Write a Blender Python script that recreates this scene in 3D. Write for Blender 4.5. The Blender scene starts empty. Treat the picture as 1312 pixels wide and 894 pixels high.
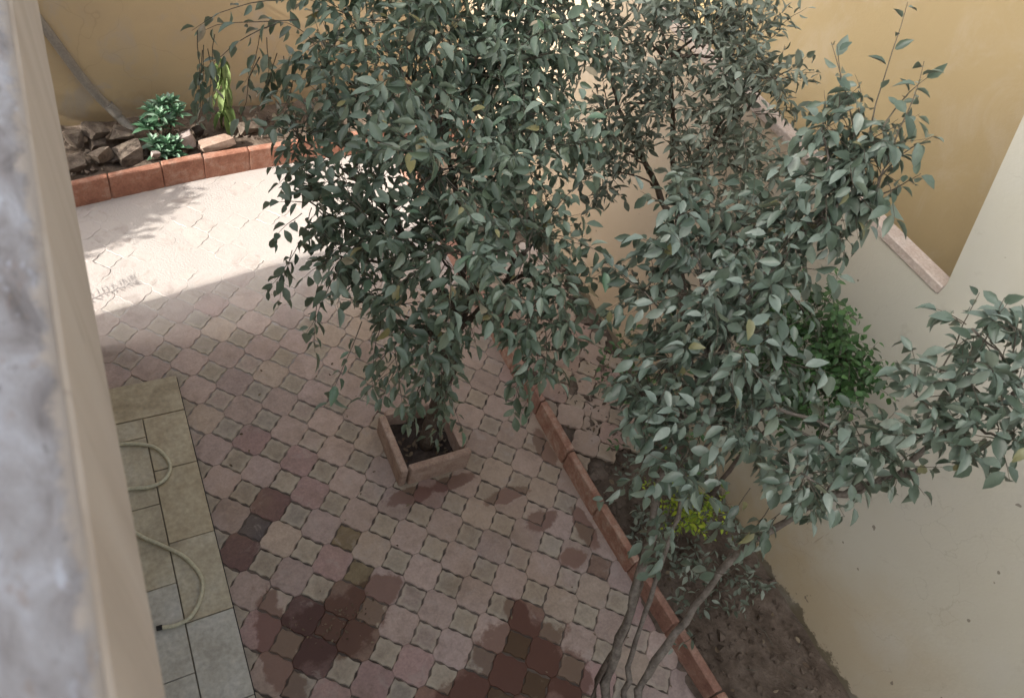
import bpy, bmesh, math, random
import numpy as np
from mathutils import Vector, Matrix, noise

random.seed(11)
rng = np.random.default_rng(11)
SC = bpy.context.scene
COL = SC.collection

# ------------------------------------------------------------------ camera
cam_d = bpy.data.cameras.new("camera")
cam = bpy.data.objects.new("camera", cam_d)
COL.objects.link(cam)
R_ = Vector((0.876394, -0.424596, 0.227271))
U_ = Vector((0.202466, 0.753018, 0.626075))
F_ = Vector((0.436969, 0.502675, -0.745906))
CAM = Vector((0.0, 0.0, 4.956))
M = Matrix((R_, U_, -F_)).transposed().to_4x4()
M.translation = CAM
cam.matrix_world = M
cam_d.sensor_width = 36
cam_d.lens = 25.364
cam_d.clip_start = 0.02
cam_d.clip_end = 500
cam_d.dof.use_dof = True
cam_d.dof.focus_distance = 4.6
cam_d.dof.aperture_fstop = 3.2
SC.camera = cam

# ------------------------------------------------------------------ light
SUN_EL = math.radians(31)
SUN_AZ = math.radians(10)            # light travels from -X towards +X, slightly +Y
wd = bpy.data.worlds.new("World")
SC.world = wd
wd.use_nodes = True
wt = wd.node_tree
sky = wt.nodes.new("ShaderNodeTexSky")
sky.sky_type = 'NISHITA'
sky.sun_disc = False
sky.sun_elevation = SUN_EL
sky.sun_rotation = math.radians(260)
sky.dust_density = 6.0
sky.air_density = 1.2
bg = wt.nodes["Background"]
bg.inputs[1].default_value = 0.15
hsv = wt.nodes.new("ShaderNodeHueSaturation")      # hazy, whitish sky
hsv.inputs["Saturation"].default_value = 0.32
wt.links.new(sky.outputs[0], hsv.inputs["Color"])
wt.links.new(hsv.outputs[0], bg.inputs[0])
sd = bpy.data.lights.new("sun", 'SUN')
sd.energy = 3.4
sd.angle = math.radians(0.5)
sd.color = (1.0, 0.95, 0.86)
sun = bpy.data.objects.new("sun", sd)
COL.objects.link(sun)
tv = Vector((math.cos(SUN_AZ) * math.cos(SUN_EL), math.sin(SUN_AZ) * math.cos(SUN_EL), -math.sin(SUN_EL)))
sun.rotation_euler = tv.to_track_quat('-Z', 'Y').to_euler()
sun.location = (-8, -2, 12)
SC.view_settings.view_transform = 'Standard'
SC.view_settings.look = 'None'
SC.view_settings.exposure = 1.45
SC.view_settings.gamma = 1.0

# ------------------------------------------------------------------ node helpers
class NT:
    def __init__(s, name):
        s.m = bpy.data.materials.new(name)
        s.m.use_nodes = True
        s.t = s.m.node_tree
        s.p = s.t.nodes["Principled BSDF"]
        s.out = s.t.nodes["Material Output"]
    def n(s, typ, **kw):
        k = s.t.nodes.new(typ)
        for a, v in kw.items():
            setattr(k, a, v)
        return k
    def l(s, a, b):
        s.t.links.new(a, b)
    def coord(s, kind="Object"):
        if kind == "World":
            return s.n("ShaderNodeNewGeometry").outputs["Position"]
        return s.n("ShaderNodeTexCoord").outputs[kind]
    def noise(s, vec, scale, detail=4, rough=0.55, dist=0.0):
        k = s.n("ShaderNodeTexNoise")
        k.inputs["Scale"].default_value = scale
        k.inputs["Detail"].default_value = detail
        k.inputs["Roughness"].default_value = rough
        k.inputs["Distortion"].default_value = dist
        s.l(vec, k.inputs["Vector"])
        return k.outputs["Fac"]
    def ramp(s, fac, stops, interp='LINEAR'):
        k = s.n("ShaderNodeValToRGB")
        k.color_ramp.interpolation = interp
        e = k.color_ramp.elements
        while len(e) < len(stops):
            e.new(0.5)
        for i, (p, c) in enumerate(stops):
            e[i].position = p
            e[i].color = (*c, 1) if len(c) == 3 else c
        s.l(fac, k.inputs[0])
        return k.outputs[0]
    def math(s, op, a, b=None, c=None, clamp=False):
        k = s.n("ShaderNodeMath", operation=op, use_clamp=clamp)
        for i, v in enumerate((a, b, c)):
            if v is None:
                continue
            if isinstance(v, (int, float)):
                k.inputs[i].default_value = v
            else:
                s.l(v, k.inputs[i])
        return k.outputs[0]
    def smooth(s, v, lo, hi):
        k = s.n("ShaderNodeMapRange", interpolation_type='SMOOTHSTEP')
        k.inputs["From Min"].default_value = lo
        k.inputs["From Max"].default_value = hi
        s.l(v, k.inputs["Value"])
        return k.outputs[0]
    def mix(s, f, a, b, mode='MIX'):
        k = s.n("ShaderNodeMix", data_type='RGBA', blend_type=mode)
        for sock, v in ((k.inputs[0], f), (k.inputs[6], a), (k.inputs[7], b)):
            if isinstance(v, (int, float)):
                sock.default_value = v
            elif isinstance(v, tuple):
                sock.default_value = (*v, 1)
            else:
                s.l(v, sock)
        return k.outputs[2]
    def base(s, c):
        if isinstance(c, tuple):
            s.p.inputs["Base Color"].default_value = (*c, 1)
        else:
            s.l(c, s.p.inputs["Base Color"])
    def rough(s, r):
        if isinstance(r, (int, float)):
            s.p.inputs["Roughness"].default_value = r
        else:
            s.l(r, s.p.inputs["Roughness"])
    def bump(s, h, dist=0.01, strength=0.6):
        k = s.n("ShaderNodeBump")
        k.inputs["Distance"].default_value = dist
        k.inputs["Strength"].default_value = strength
        s.l(h, k.inputs["Height"])
        s.l(k.outputs[0], s.p.inputs["Normal"])
    def sep(s, v):
        k = s.n("ShaderNodeSeparateXYZ")
        s.l(v, k.inputs[0])
        return k.outputs

def grain(name, c0, c1, scale=6, rough=0.85, bump=0.004, c2=None, fine=60, spec=0.3):
    """mottled mineral or timber surface"""
    t = NT(name)
    w = t.coord("World")
    a = t.noise(w, scale, 6, 0.6, 0.3)
    stops = [(0.3, c0), (0.7, c1)] if c2 is None else [(0.28, c0), (0.5, c1), (0.74, c2)]
    col = t.ramp(a, stops)
    f = t.noise(w, fine, 4, 0.6)
    col = t.mix(0.35, col, t.ramp(f, [(0.3, (0.25, 0.25, 0.25)), (0.7, (0.75, 0.75, 0.75))]), 'OVERLAY')
    t.base(col)
    t.rough(rough)
    t.p.inputs["Specular IOR Level"].default_value = spec
    t.bump(t.math('ADD', f, t.math('MULTIPLY', a, 1.5)), bump, 0.7)
    return t.m

def joint_dirt():
    t = NT("sandy_joint_dirt")
    w = t.coord("World")
    x, y, z = t.sep(w)
    a = t.noise(w, 3, 6, 0.6)
    col = t.ramp(a, [(0.35, (0.055, 0.042, 0.034)), (0.65, (0.15, 0.12, 0.10))])
    dust_or_glare = t.smooth(t.math('ADD', y, t.math('MULTIPLY', a, 1.5)), 3.4, 5.4)
    col = t.mix(t.math('MULTIPLY', dust_or_glare, 0.95), col, (0.40, 0.365, 0.345))  # far joints paled in colour to carry the glare of the sunlit patch
    t.base(col)
    t.rough(0.95)
    t.bump(t.noise(w, 50, 5), 0.006, 0.7)
    return t.m

# ------------------------------------------------------------------ object helpers
def tag(o, label=None, cat=None, group=None, kind=None):
    if label: o["label"] = label
    if cat: o["category"] = cat
    if group: o["group"] = group
    if kind: o["kind"] = kind
    return o

def thing(name, loc, label, cat, group=None):
    o = bpy.data.objects.new(name, None)
    o.empty_display_size = 0.1
    COL.objects.link(o)
    o.location = loc
    return tag(o, label, cat, group)

def mesh_of(name, verts, faces, mat=None, smooth=False):
    me = bpy.data.meshes.new(name)
    me.from_pydata([tuple(v) for v in verts], [], faces)
    if mat: me.materials.append(mat)
    if smooth:
        me.polygons.foreach_set("use_smooth", [True] * len(me.polygons))
    me.update()
    return me

def link(name, me, parent=None, loc=None):
    o = bpy.data.objects.new(name, me)
    COL.objects.link(o)
    if parent: o.parent = parent
    if loc is not None: o.location = loc
    return o

def part(name, verts, faces, mat, parent=None, smooth=False, world=True):
    """verts in world metres; stored relative to the parent's location"""
    if parent is not None and world:
        off = np.array(parent.location) if parent.parent is None else np.array(parent.location) + np.array(parent.parent.location)
        verts = np.asarray(verts, float) - off
    return link(name, mesh_of(name, verts, faces, mat, smooth), parent)

def hull(pts):
    bm = bmesh.new()
    for p in pts: bm.verts.new(p)
    r = bmesh.ops.convex_hull(bm, input=bm.verts[:])
    junk = [g for g in r["geom_interior"] if isinstance(g, bmesh.types.BMVert)]
    if junk: bmesh.ops.delete(bm, geom=junk, context='VERTS')
    bmesh.ops.recalc_face_normals(bm, faces=bm.faces[:])
    bm.verts.index_update()
    v = [tuple(x.co) for x in bm.verts]
    f = [[q.index for q in x.verts] for x in bm.faces]
    bm.free()
    return v, f

def cbox(x0, x1, y0, y1, z0, z1, b=0.006, jit=0.0):
    pts = []
    for X, sx in ((x0, 1), (x1, -1)):
        for Y, sy in ((y0, 1), (y1, -1)):
            for Z, sz in ((z0, 1), (z1, -1)):
                for ax in range(3):
                    p = [X + sx * b, Y + sy * b, Z + sz * b]
                    p[ax] = (X, Y, Z)[ax]
                    if jit: p = [c + random.uniform(-jit, jit) for c in p]
                    pts.append(p)
    return hull(pts)

def box(x0, x1, y0, y1, z0, z1):
    v = [(x, y, z) for z in (z0, z1) for y in (y0, y1) for x in (x0, x1)]
    f = [[0, 2, 3, 1], [4, 5, 7, 6], [0, 1, 5, 4], [2, 6, 7, 3], [0, 4, 6, 2], [1, 3, 7, 5]]
    return v, f

def merge(*vf):
    V, Fc = [], []
    for v, f in vf:
        o = len(V)
        V += list(v)
        Fc += [[i + o for i in q] for q in f]
    return V, Fc

def tube(pts, radii, n=8, cap=True):
    pts = [Vector(p) for p in pts]
    V, Fc = [], []
    ref = Vector((0.31, 0.57, 0.76)).normalized()
    for i, p in enumerate(pts):
        d = (pts[min(i + 1, len(pts) - 1)] - pts[max(i - 1, 0)]).normalized()
        a = d.cross(ref)
        if a.length < 1e-3: a = d.cross(Vector((1, 0, 0)))
        a.normalize()
        b = d.cross(a)
        for k in range(n):
            t = 2 * math.pi * k / n
            V.append(p + (a * math.cos(t) + b * math.sin(t)) * radii[i])
    for i in range(len(pts) - 1):
        for k in range(n):
            k2 = (k + 1) % n
            Fc.append([i * n + k, i * n + k2, (i + 1) * n + k2, (i + 1) * n + k])
    if cap:
        Fc.append(list(range(n))[::-1])
        Fc.append([(len(pts) - 1) * n + k for k in range(n)])
    return V, Fc

def smooth_path(pts, per=6):
    P = [Vector(p) for p in pts]
    P = [P[0] * 2 - P[1]] + P + [P[-1] * 2 - P[-2]]
    out = []
    for i in range(1, len(P) - 2):
        for k in range(per):
            t = k / per
            a, b, c, d = P[i - 1], P[i], P[i + 1], P[i + 2]
            out.append(0.5 * ((2 * b) + (c - a) * t + (2 * a - 5 * b + 4 * c - d) * t * t + (3 * b - a - 3 * c + d) * t ** 3))
    out.append(P[-2])
    return out

# ------------------------------------------------------------------ wall and ground materials
def wall_white():
    t = NT("white_wall_paint")
    w = t.coord("World")
    x, y, z = t.sep(w)
    big = t.noise(w, 0.8, 5, 0.6, 0.4)
    col = t.ramp(big, [(0.3, (0.425, 0.40, 0.325)), (0.7, (0.46, 0.44, 0.37))])
    # ochre damp climbing from the soil
    damp = t.math('ADD', z, t.math('MULTIPLY', t.math('SUBTRACT', t.noise(w, 1.3, 5, 0.6), 0.5), 1.6))
    nearleft = t.smooth(y, -1.2, 0.8)
    damp = t.math('MULTIPLY', t.smooth(damp, 1.35, 0.1), t.math('ADD', 0.35, t.math('MULTIPLY', nearleft, 0.65)))
    far = t.math('MULTIPLY', t.smooth(t.math('ADD', y, t.math('MULTIPLY', big, 0.8)), 1.7, 3.2), t.smooth(y, 9.6, 8.8))
    col = t.mix(t.math('MULTIPLY', damp, 0.75), col, (0.36, 0.27, 0.15))
    col = t.mix(t.math('MULTIPLY', far, 0.8), col, (0.38, 0.285, 0.19))
    st = t.noise(w, 6, 5, 0.7, 0.2)
    col = t.mix(t.math('MULTIPLY', t.smooth(st, 0.60, 0.75), 0.2), col, (0.2, 0.15, 0.1))
    mp = t.n("ShaderNodeMapping")
    mp.inputs["Scale"].default_value = (1, 9, 0.8)
    t.l(w, mp.inputs[0])
    drip = t.smooth(t.noise(mp.outputs[0], 1.3, 4, 0.7), 0.68, 0.78)
    low = t.smooth(z, 1.4, 0.7)
    col = t.mix(t.math('MULTIPLY', t.math('MULTIPLY', drip, low), 0.6), col, (0.12, 0.09, 0.06))
    base_moss = t.smooth(t.math('ADD', z, t.math('MULTIPLY', t.noise(w, 8, 7, 0.75), 0.34)), 0.255, 0.225)
    col = t.mix(t.math('MULTIPLY', base_moss, 0.8), col, (0.075, 0.06, 0.035))
    pt = t.smooth(t.noise(w, 1.6, 6, 0.6, 0.2), 0.48, 0.66)          # repainted patches
    col = t.mix(t.math('MULTIPLY', pt, 0.22), col, (0.44, 0.43, 0.40))
    sp = t.smooth(t.noise(w, 11, 2, 0.5), 0.74, 0.76)                # pits and nail holes
    col = t.mix(t.math('MULTIPLY', sp, 0.7), col, (0.10, 0.08, 0.06))
    ck = t.n("ShaderNodeTexVoronoi", feature='DISTANCE_TO_EDGE'); ck.inputs["Scale"].default_value = 0.8
    nz = t.n("ShaderNodeTexNoise"); nz.inputs["Scale"].default_value = 2.5; nz.inputs["Detail"].default_value = 6
    t.l(w, nz.inputs["Vector"])
    ad = t.n("ShaderNodeVectorMath", operation='ADD'); t.l(w, ad.inputs[0]); t.l(nz.outputs["Color"], ad.inputs[1])
    t.l(ad.outputs[0], ck.inputs["Vector"])
    hair = t.math('MULTIPLY', t.smooth(ck.outputs["Distance"], 0.006, 0.0), t.smooth(t.noise(w, 0.9, 2), 0.5, 0.6))
    col = t.mix(t.math('MULTIPLY', hair, 0.16), col, (0.14, 0.11, 0.08))
    t.base(col)
    t.rough(0.8)
    tr = t.noise(w, 7, 3, 0.5, 2.0)
    t.bump(t.math('ADD', t.noise(w, 45, 5, 0.65), t.math('ADD', t.math('MULTIPLY', big, 2), t.math('MULTIPLY', tr, 0.5))), 0.005, 0.45)
    return t.m

def wall_yellow(name, c0, c1, stain):
    t = NT(name)
    w = t.coord("World")
    x, y, z = t.sep(w)
    big = t.noise(w, 0.9, 6, 0.6, 0.5)
    col = t.ramp(big, [(0.32, c0), (0.68, c1)])
    grey = t.smooth(t.noise(w, 1.7, 5, 0.65, 1.0), 0.48, 0.7)
    col = t.mix(t.math('MULTIPLY', grey, stain), col, (0.40, 0.345, 0.275))
    low = t.smooth(t.math('ADD', z, t.math('MULTIPLY', t.noise(w, 4, 5), 0.6)), 0.75, 0.4)
    col = t.mix(t.math('MULTIPLY', low, 0.5), col, (0.16, 0.105, 0.05))
    crack = t.n("ShaderNodeTexVoronoi", feature='DISTANCE_TO_EDGE')
    crack.inputs["Scale"].default_value = 0.9
    mixv = t.n("ShaderNodeVectorMath", operation='ADD')
    nz = t.n("ShaderNodeTexNoise"); nz.inputs["Scale"].default_value = 2.2
    t.l(w, nz.inputs["Vector"]); t.l(w, mixv.inputs[0]); t.l(nz.outputs["Color"], mixv.inputs[1])
    t.l(mixv.outputs[0], crack.inputs["Vector"])
    ck = t.smooth(crack.outputs["Distance"], 0.008, 0.0)
    col = t.mix(t.math('MULTIPLY', ck, 0.14 * stain), col, (0.12, 0.09, 0.05))
    t.base(col)
    t.rough(0.85)
    t.bump(t.math('ADD', t.noise(w, 50, 5, 0.65), t.math('MULTIPLY', big, 2)), 0.004, 0.5)
    return t.m

def ledge_top():
    t = NT("weathered_grey_coping")
    w = t.coord("World")
    mp = t.n("ShaderNodeMapping")
    mp.inputs["Scale"].default_value = (1.8, 0.8, 1)
    t.l(w, mp.inputs[0])
    v = mp.outputs[0]
    a = t.noise(v, 11, 7, 0.62, 0.6)
    col = t.ramp(a, [(0.30, (0.12, 0.105, 0.10)), (0.42, (0.215, 0.195, 0.19)), (0.54, (0.28, 0.265, 0.265)), (0.68, (0.37, 0.365, 0.385))])
    b = t.smooth(t.noise(v, 19, 5, 0.7, 0.5), 0.56, 0.68)
    col = t.mix(t.math('MULTIPLY', b, 0.45), col, (0.225, 0.165, 0.13))
    d = t.smooth(t.noise(v, 9, 4, 0.6), 0.60, 0.66)
    col = t.mix(t.math('MULTIPLY', d, 0.7), col, (0.42, 0.43, 0.47))
    x, y, z = t.sep(w)
    sp = t.smooth(t.math('ADD', x, t.math('MULTIPLY', t.math('SUBTRACT', t.noise(w, 24, 5, 0.65), 0.5), 0.05)), -0.118, -0.102)
    col = t.mix(t.math('MULTIPLY', sp, 0.85), col, (0.40, 0.335, 0.275))
    e = t.smooth(t.noise(v, 33, 4, 0.6), 0.66, 0.72)
    col = t.mix(t.math('MULTIPLY', e, 0.6), col, (0.12, 0.105, 0.10))
    t.base(col)
    t.rough(0.85)
    t.bump(t.math('ADD', a, t.math('MULTIPLY', t.noise(w, 260, 5), 0.4)), 0.008, 0.8)
    return t.m

def fascia_paint():
    t = NT("beige_ledge_paint")
    w = t.coord("World")
    mp = t.n("ShaderNodeMapping")
    mp.inputs["Scale"].default_value = (1, 1, 0.13)       # rain runs down the face
    t.l(w, mp.inputs[0])
    v = mp.outputs[0]
    a = t.noise(v, 8, 6, 0.6, 0.3)
    col = t.ramp(a, [(0.3, (0.39, 0.315, 0.245)), (0.5, (0.44, 0.36, 0.285)), (0.7, (0.47, 0.395, 0.32))])
    b = t.smooth(t.noise(v, 24, 4, 0.6), 0.64, 0.74)
    col = t.mix(t.math('MULTIPLY', b, 0.35), col, (0.20, 0.155, 0.125))
    k = t.n("ShaderNodeVectorMath", operation='SUBTRACT'); k.inputs[1].default_value = (-0.09, 0.22, 4.07); t.l(w, k.inputs[0])
    k2 = t.n("ShaderNodeVectorMath", operation='MULTIPLY'); k2.inputs[1].default_value = (0, 1 / 0.022, 1 / 0.07); t.l(k.outputs[0], k2.inputs[0])
    k3 = t.n("ShaderNodeVectorMath", operation='LENGTH'); t.l(k2.outputs[0], k3.inputs[0])
    spot = t.smooth(t.math('ADD', k3.outputs["Value"], t.math('MULTIPLY', t.noise(v, 40, 3), 0.8)), 1.5, 0.8)
    col = t.mix(t.math('MULTIPLY', spot, 0.7), col, (0.12, 0.085, 0.075))
    t.base(col)
    t.rough(0.85)
    t.bump(t.math('ADD', a, t.noise(v, 90, 4)), 0.002, 0.4)
    return t.m

WET = [(0.69, 1.5, 0.34, 0.20), (1.0, 1.64, 0.2, 0.12), (1.75, 0.86, 0.36, 0.26), (1.88, 1.1, 0.08, 0.16), (2.05, 0.62, 0.16, 0.16),
       (1.3, 0.78, 0.24, 0.12), (1.5, 2.24, 0.2, 0.07), (1.85, 2.24, 0.2, 0.06), (2.47, 1.36, 0.11, 0.08), (2.38, 1.72, 0.15, 0.08),
       (2.2, 2.0, 0.2, 0.06), (2.68, 1.55, 0.07, 0.22), (0.32, 1.5, 0.12, 0.4), (2.7, 2.3, 0.07, 0.2)]

def wet_at(x, y):
    return min(math.hypot((x - a) / c, (y - b) / d) for a, b, c, d in WET)

def paver_mat(name, c, rim=None, wet=0.0):
    """one paving block colour: dusty mottling, pale rubbed rim, damp blots lying on the yard"""
    t = NT(name)
    w = t.coord("World")
    info = t.n("ShaderNodeObjectInfo")
    big = t.noise(w, 2.2, 5, 0.6, 0.3)
    f = t.noise(w, 55, 5, 0.65)
    m = t.noise(w, 14, 5, 0.6, 0.5)
    col = t.mix(t.ramp(info.outputs["Random"], [(0, (0, 0, 0)), (1, (1, 1, 1))]), tuple(v * 0.86 for v in c), tuple(v * 1.12 for v in c))
    col = t.mix(0.45, col, t.ramp(m, [(0.3, (0.36, 0.36, 0.36)), (0.7, (0.64, 0.63, 0.62))]), 'OVERLAY')
    col = t.mix(0.35, col, t.ramp(f, [(0.3, (0.3, 0.3, 0.3)), (0.7, (0.7, 0.7, 0.7))]), 'OVERLAY')
    if rim:
        uv = t.n("ShaderNodeUVMap").outputs[0]
        ux, uy, _ = t.sep(uv)
        d = t.math('MAXIMUM', t.math('ABSOLUTE', ux), t.math('ABSOLUTE', uy))
        d = t.math('ADD', d, t.math('MULTIPLY', t.math('SUBTRACT', m, 0.5), 0.035))
        e = t.smooth(d, rim[0], rim[1])
        col = t.mix(t.math('MULTIPLY', e, rim[3]), col, rim[2])
    # ochre tint over the yard; sun glare painted into the far blocks
    x, y, z = t.sep(w)
    och = t.smooth(t.noise(w, 1.1, 4, 0.6), 0.45, 0.65)
    col = t.mix(t.math('MULTIPLY', och, 0.28), col, (0.27, 0.19, 0.12))
    tan = t.math('MULTIPLY', t.smooth(t.math('ADD', x, big), 1.7, 2.6), t.smooth(t.math('ADD', y, big), 1.6, 2.6))
    col = t.mix(t.math('MULTIPLY', tan, 0.45), col, (0.30, 0.215, 0.15))
    dust_or_glare = t.smooth(t.math('ADD', y, t.math('MULTIPLY', big, 0.8)), 4.3, 5.3)
    col = t.mix(t.math('MULTIPLY', dust_or_glare, 0.9), col, (0.41, 0.375, 0.355))
    gr = t.smooth(t.noise(w, 4.5, 6, 0.7, 0.6), 0.50, 0.68)
    col = t.mix(t.math('MULTIPLY', gr, 0.30), col, (0.14, 0.105, 0.085))
    pd = t.smooth(t.noise(w, 6.5, 6, 0.7, 0.6), 0.53, 0.66)
    col = t.mix(t.math('MULTIPLY', pd, 0.35), col, (0.36, 0.31, 0.28))
    best = None
    for a, b, rx, ry in WET:
        k = t.n("ShaderNodeVectorMath", operation='SUBTRACT'); k.inputs[1].default_value = (a, b, 0)
        t.l(w, k.inputs[0])
        k2 = t.n("ShaderNodeVectorMath", operation='MULTIPLY'); k2.inputs[1].default_value = (1 / rx, 1 / ry, 0)
        t.l(k.outputs[0], k2.inputs[0])
        k3 = t.n("ShaderNodeVectorMath", operation='LENGTH'); t.l(k2.outputs[0], k3.inputs[0])
        best = k3.outputs["Value"] if best is None else t.math('MINIMUM', best, k3.outputs["Value"])
    nz = t.math('MULTIPLY', t.math('SUBTRACT', t.noise(w, 7, 5, 0.65), 0.5), 1.6)
    wm = t.smooth(t.math('ADD', best, nz), 1.12 + 0.1 * wet, 0.85)
    wm = t.math('MULTIPLY', wm, 1.0 if (wet or c[0] < 0.2) else 0.88)
    col = t.mix(wm, col, tuple(v * k for v, k in zip(c, (0.50, 0.37, 0.32))))
    t.base(col)
    rr = t.n("ShaderNodeMapRange"); rr.inputs["To Min"].default_value = 0.85; rr.inputs["To Max"].default_value = 0.42
    t.l(wm, rr.inputs["Value"])
    t.rough(rr.outputs[0])
    t.p.inputs["Specular IOR Level"].default_value = 0.3
    t.bump(t.math('ADD', f, t.math('MULTIPLY', m, 2)), 0.003, 0.6)
    return t.m

PINK = (0.355, 0.277, 0.243)
MT = {
    'white_wall': wall_white(),
    'yellow_wall': wall_yellow("yellow_garden_wall_paint", (0.43, 0.335, 0.21), (0.48, 0.375, 0.225), 0.9),
    'yellow_house': wall_yellow("ochre_house_paint", (0.285, 0.215, 0.112), (0.315, 0.24, 0.126), 0.22),
    'ledge': ledge_top(),
    'fascia': fascia_paint(),
    'kerb': grain("terracotta_kerb_concrete", (0.24, 0.105, 0.07), (0.33, 0.155, 0.105), 9, 0.8, 0.006, (0.41, 0.26, 0.20)),
    'kerb_dull': grain("dusty_kerb_concrete", (0.18, 0.09, 0.066), (0.25, 0.137, 0.102), 9, 0.8, 0.004, (0.34, 0.23, 0.18)),
    'kerb_worn': grain("rubbed_kerb_concrete", (0.22, 0.10, 0.07), (0.30, 0.17, 0.12), 11, 0.8, 0.004, (0.40, 0.30, 0.24)),
    'planter': grain("pale_terracotta_slab", (0.25, 0.165, 0.125), (0.33, 0.235, 0.185), 10, 0.85, 0.005, (0.41, 0.32, 0.26)),
    'soil': grain("dry_soil", (0.07, 0.052, 0.04), (0.12, 0.092, 0.072), 5, 0.95, 0.02, (0.17, 0.135, 0.11), 30, 0.1),
    'soil_dark': grain("planter_soil", (0.03, 0.024, 0.02), (0.06, 0.047, 0.04), 9, 0.95, 0.02, (0.10, 0.08, 0.07), 40, 0.1),
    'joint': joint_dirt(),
    'rock': grain("broken_masonry", (0.07, 0.052, 0.042), (0.14, 0.11, 0.088), 13, 0.9, 0.012, (0.22, 0.18, 0.14)),
    'rock_pale': grain("pale_rubble", (0.30, 0.24, 0.22), (0.38, 0.32, 0.30), 11, 0.9, 0.006),
    'tile': grain("beige_step_tile", (0.25, 0.215, 0.15), (0.38, 0.335, 0.24), 3.2, 0.42, 0.002, (0.46, 0.43, 0.345), 30, 0.45),
    'tile_ochre': grain("ochre_step_tile", (0.25, 0.205, 0.13), (0.37, 0.315, 0.215), 4, 0.5, 0.002, (0.44, 0.39, 0.28), 30, 0.4),
    'tile_grey': grain("greyed_step_tile", (0.27, 0.25, 0.205), (0.39, 0.375, 0.325), 3.5, 0.35, 0.002, (0.45, 0.445, 0.41), 30, 0.5),
    'cement': grain("old_cement", (0.14, 0.12, 0.09), (0.21, 0.185, 0.145), 8, 0.9, 0.004),
    'pipe': grain("grey_pipe_plastic", (0.17, 0.155, 0.135), (0.23, 0.21, 0.185), 5, 0.55, 0.001),
    'hose': grain("cream_hose_rubber", (0.42, 0.40, 0.29), (0.50, 0.48, 0.36), 14, 0.45, 0.0005),
    'black': grain("black_rubber", (0.012, 0.012, 0.012), (0.025, 0.025, 0.025), 14, 0.6, 0.0005),
    'bark': grain("grey_bark", (0.085, 0.07, 0.058), (0.15, 0.13, 0.11), 18, 0.9, 0.008, (0.22, 0.19, 0.165), 70, 0.15),
    'bark_dark': grain("brown_bark", (0.05, 0.038, 0.03), (0.09, 0.07, 0.055), 20, 0.9, 0.006, (0.14, 0.115, 0.095), 70, 0.15),
    'twig': grain("twig_bark", (0.07, 0.06, 0.045), (0.12, 0.105, 0.08), 20, 0.85, 0.002, None, 70, 0.2),
    'ground': grain("street_earth", (0.16, 0.13, 0.10), (0.22, 0.18, 0.15), 1.2, 0.95, 0.01),
    'house_white': grain("house_render", (0.40, 0.37, 0.32), (0.46, 0.43, 0.38), 2, 0.85, 0.004),
}

def leaf_mat(name, stops, under, rough=0.5, trans=0.12, spec=0.4):
    t = NT(name)
    info = t.n("ShaderNodeObjectInfo")
    geo = t.n("ShaderNodeNewGeometry")
    r = t.math('FRACT', t.math('ADD', info.outputs["Random"], geo.outputs["Random Per Island"]))
    col = t.ramp(r, stops)
    w = t.coord("World")
    dust_or_glare = t.noise(w, 40, 3, 0.6)
    col = t.mix(0.3, col, t.ramp(dust_or_glare, [(0.3, (0.3, 0.3, 0.3)), (0.7, (0.7, 0.7, 0.7))]), 'OVERLAY')
    col = t.mix(t.math('MULTIPLY', geo.outputs["Backfacing"], 0.7), col, under)
    t.base(col)
    t.rough(rough)
    t.p.inputs["Specular IOR Level"].default_value = spec
    if trans:
        tr = t.n("ShaderNodeBsdfTranslucent")
        t.l(col, tr.inputs[0])
        ms = t.n("ShaderNodeMixShader")
        ms.inputs[0].default_value = trans
        t.l(t.p.outputs[0], ms.inputs[1]); t.l(tr.outputs[0], ms.inputs[2])
        t.l(ms.outputs[0], t.out.inputs[0])
    return t.m

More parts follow.
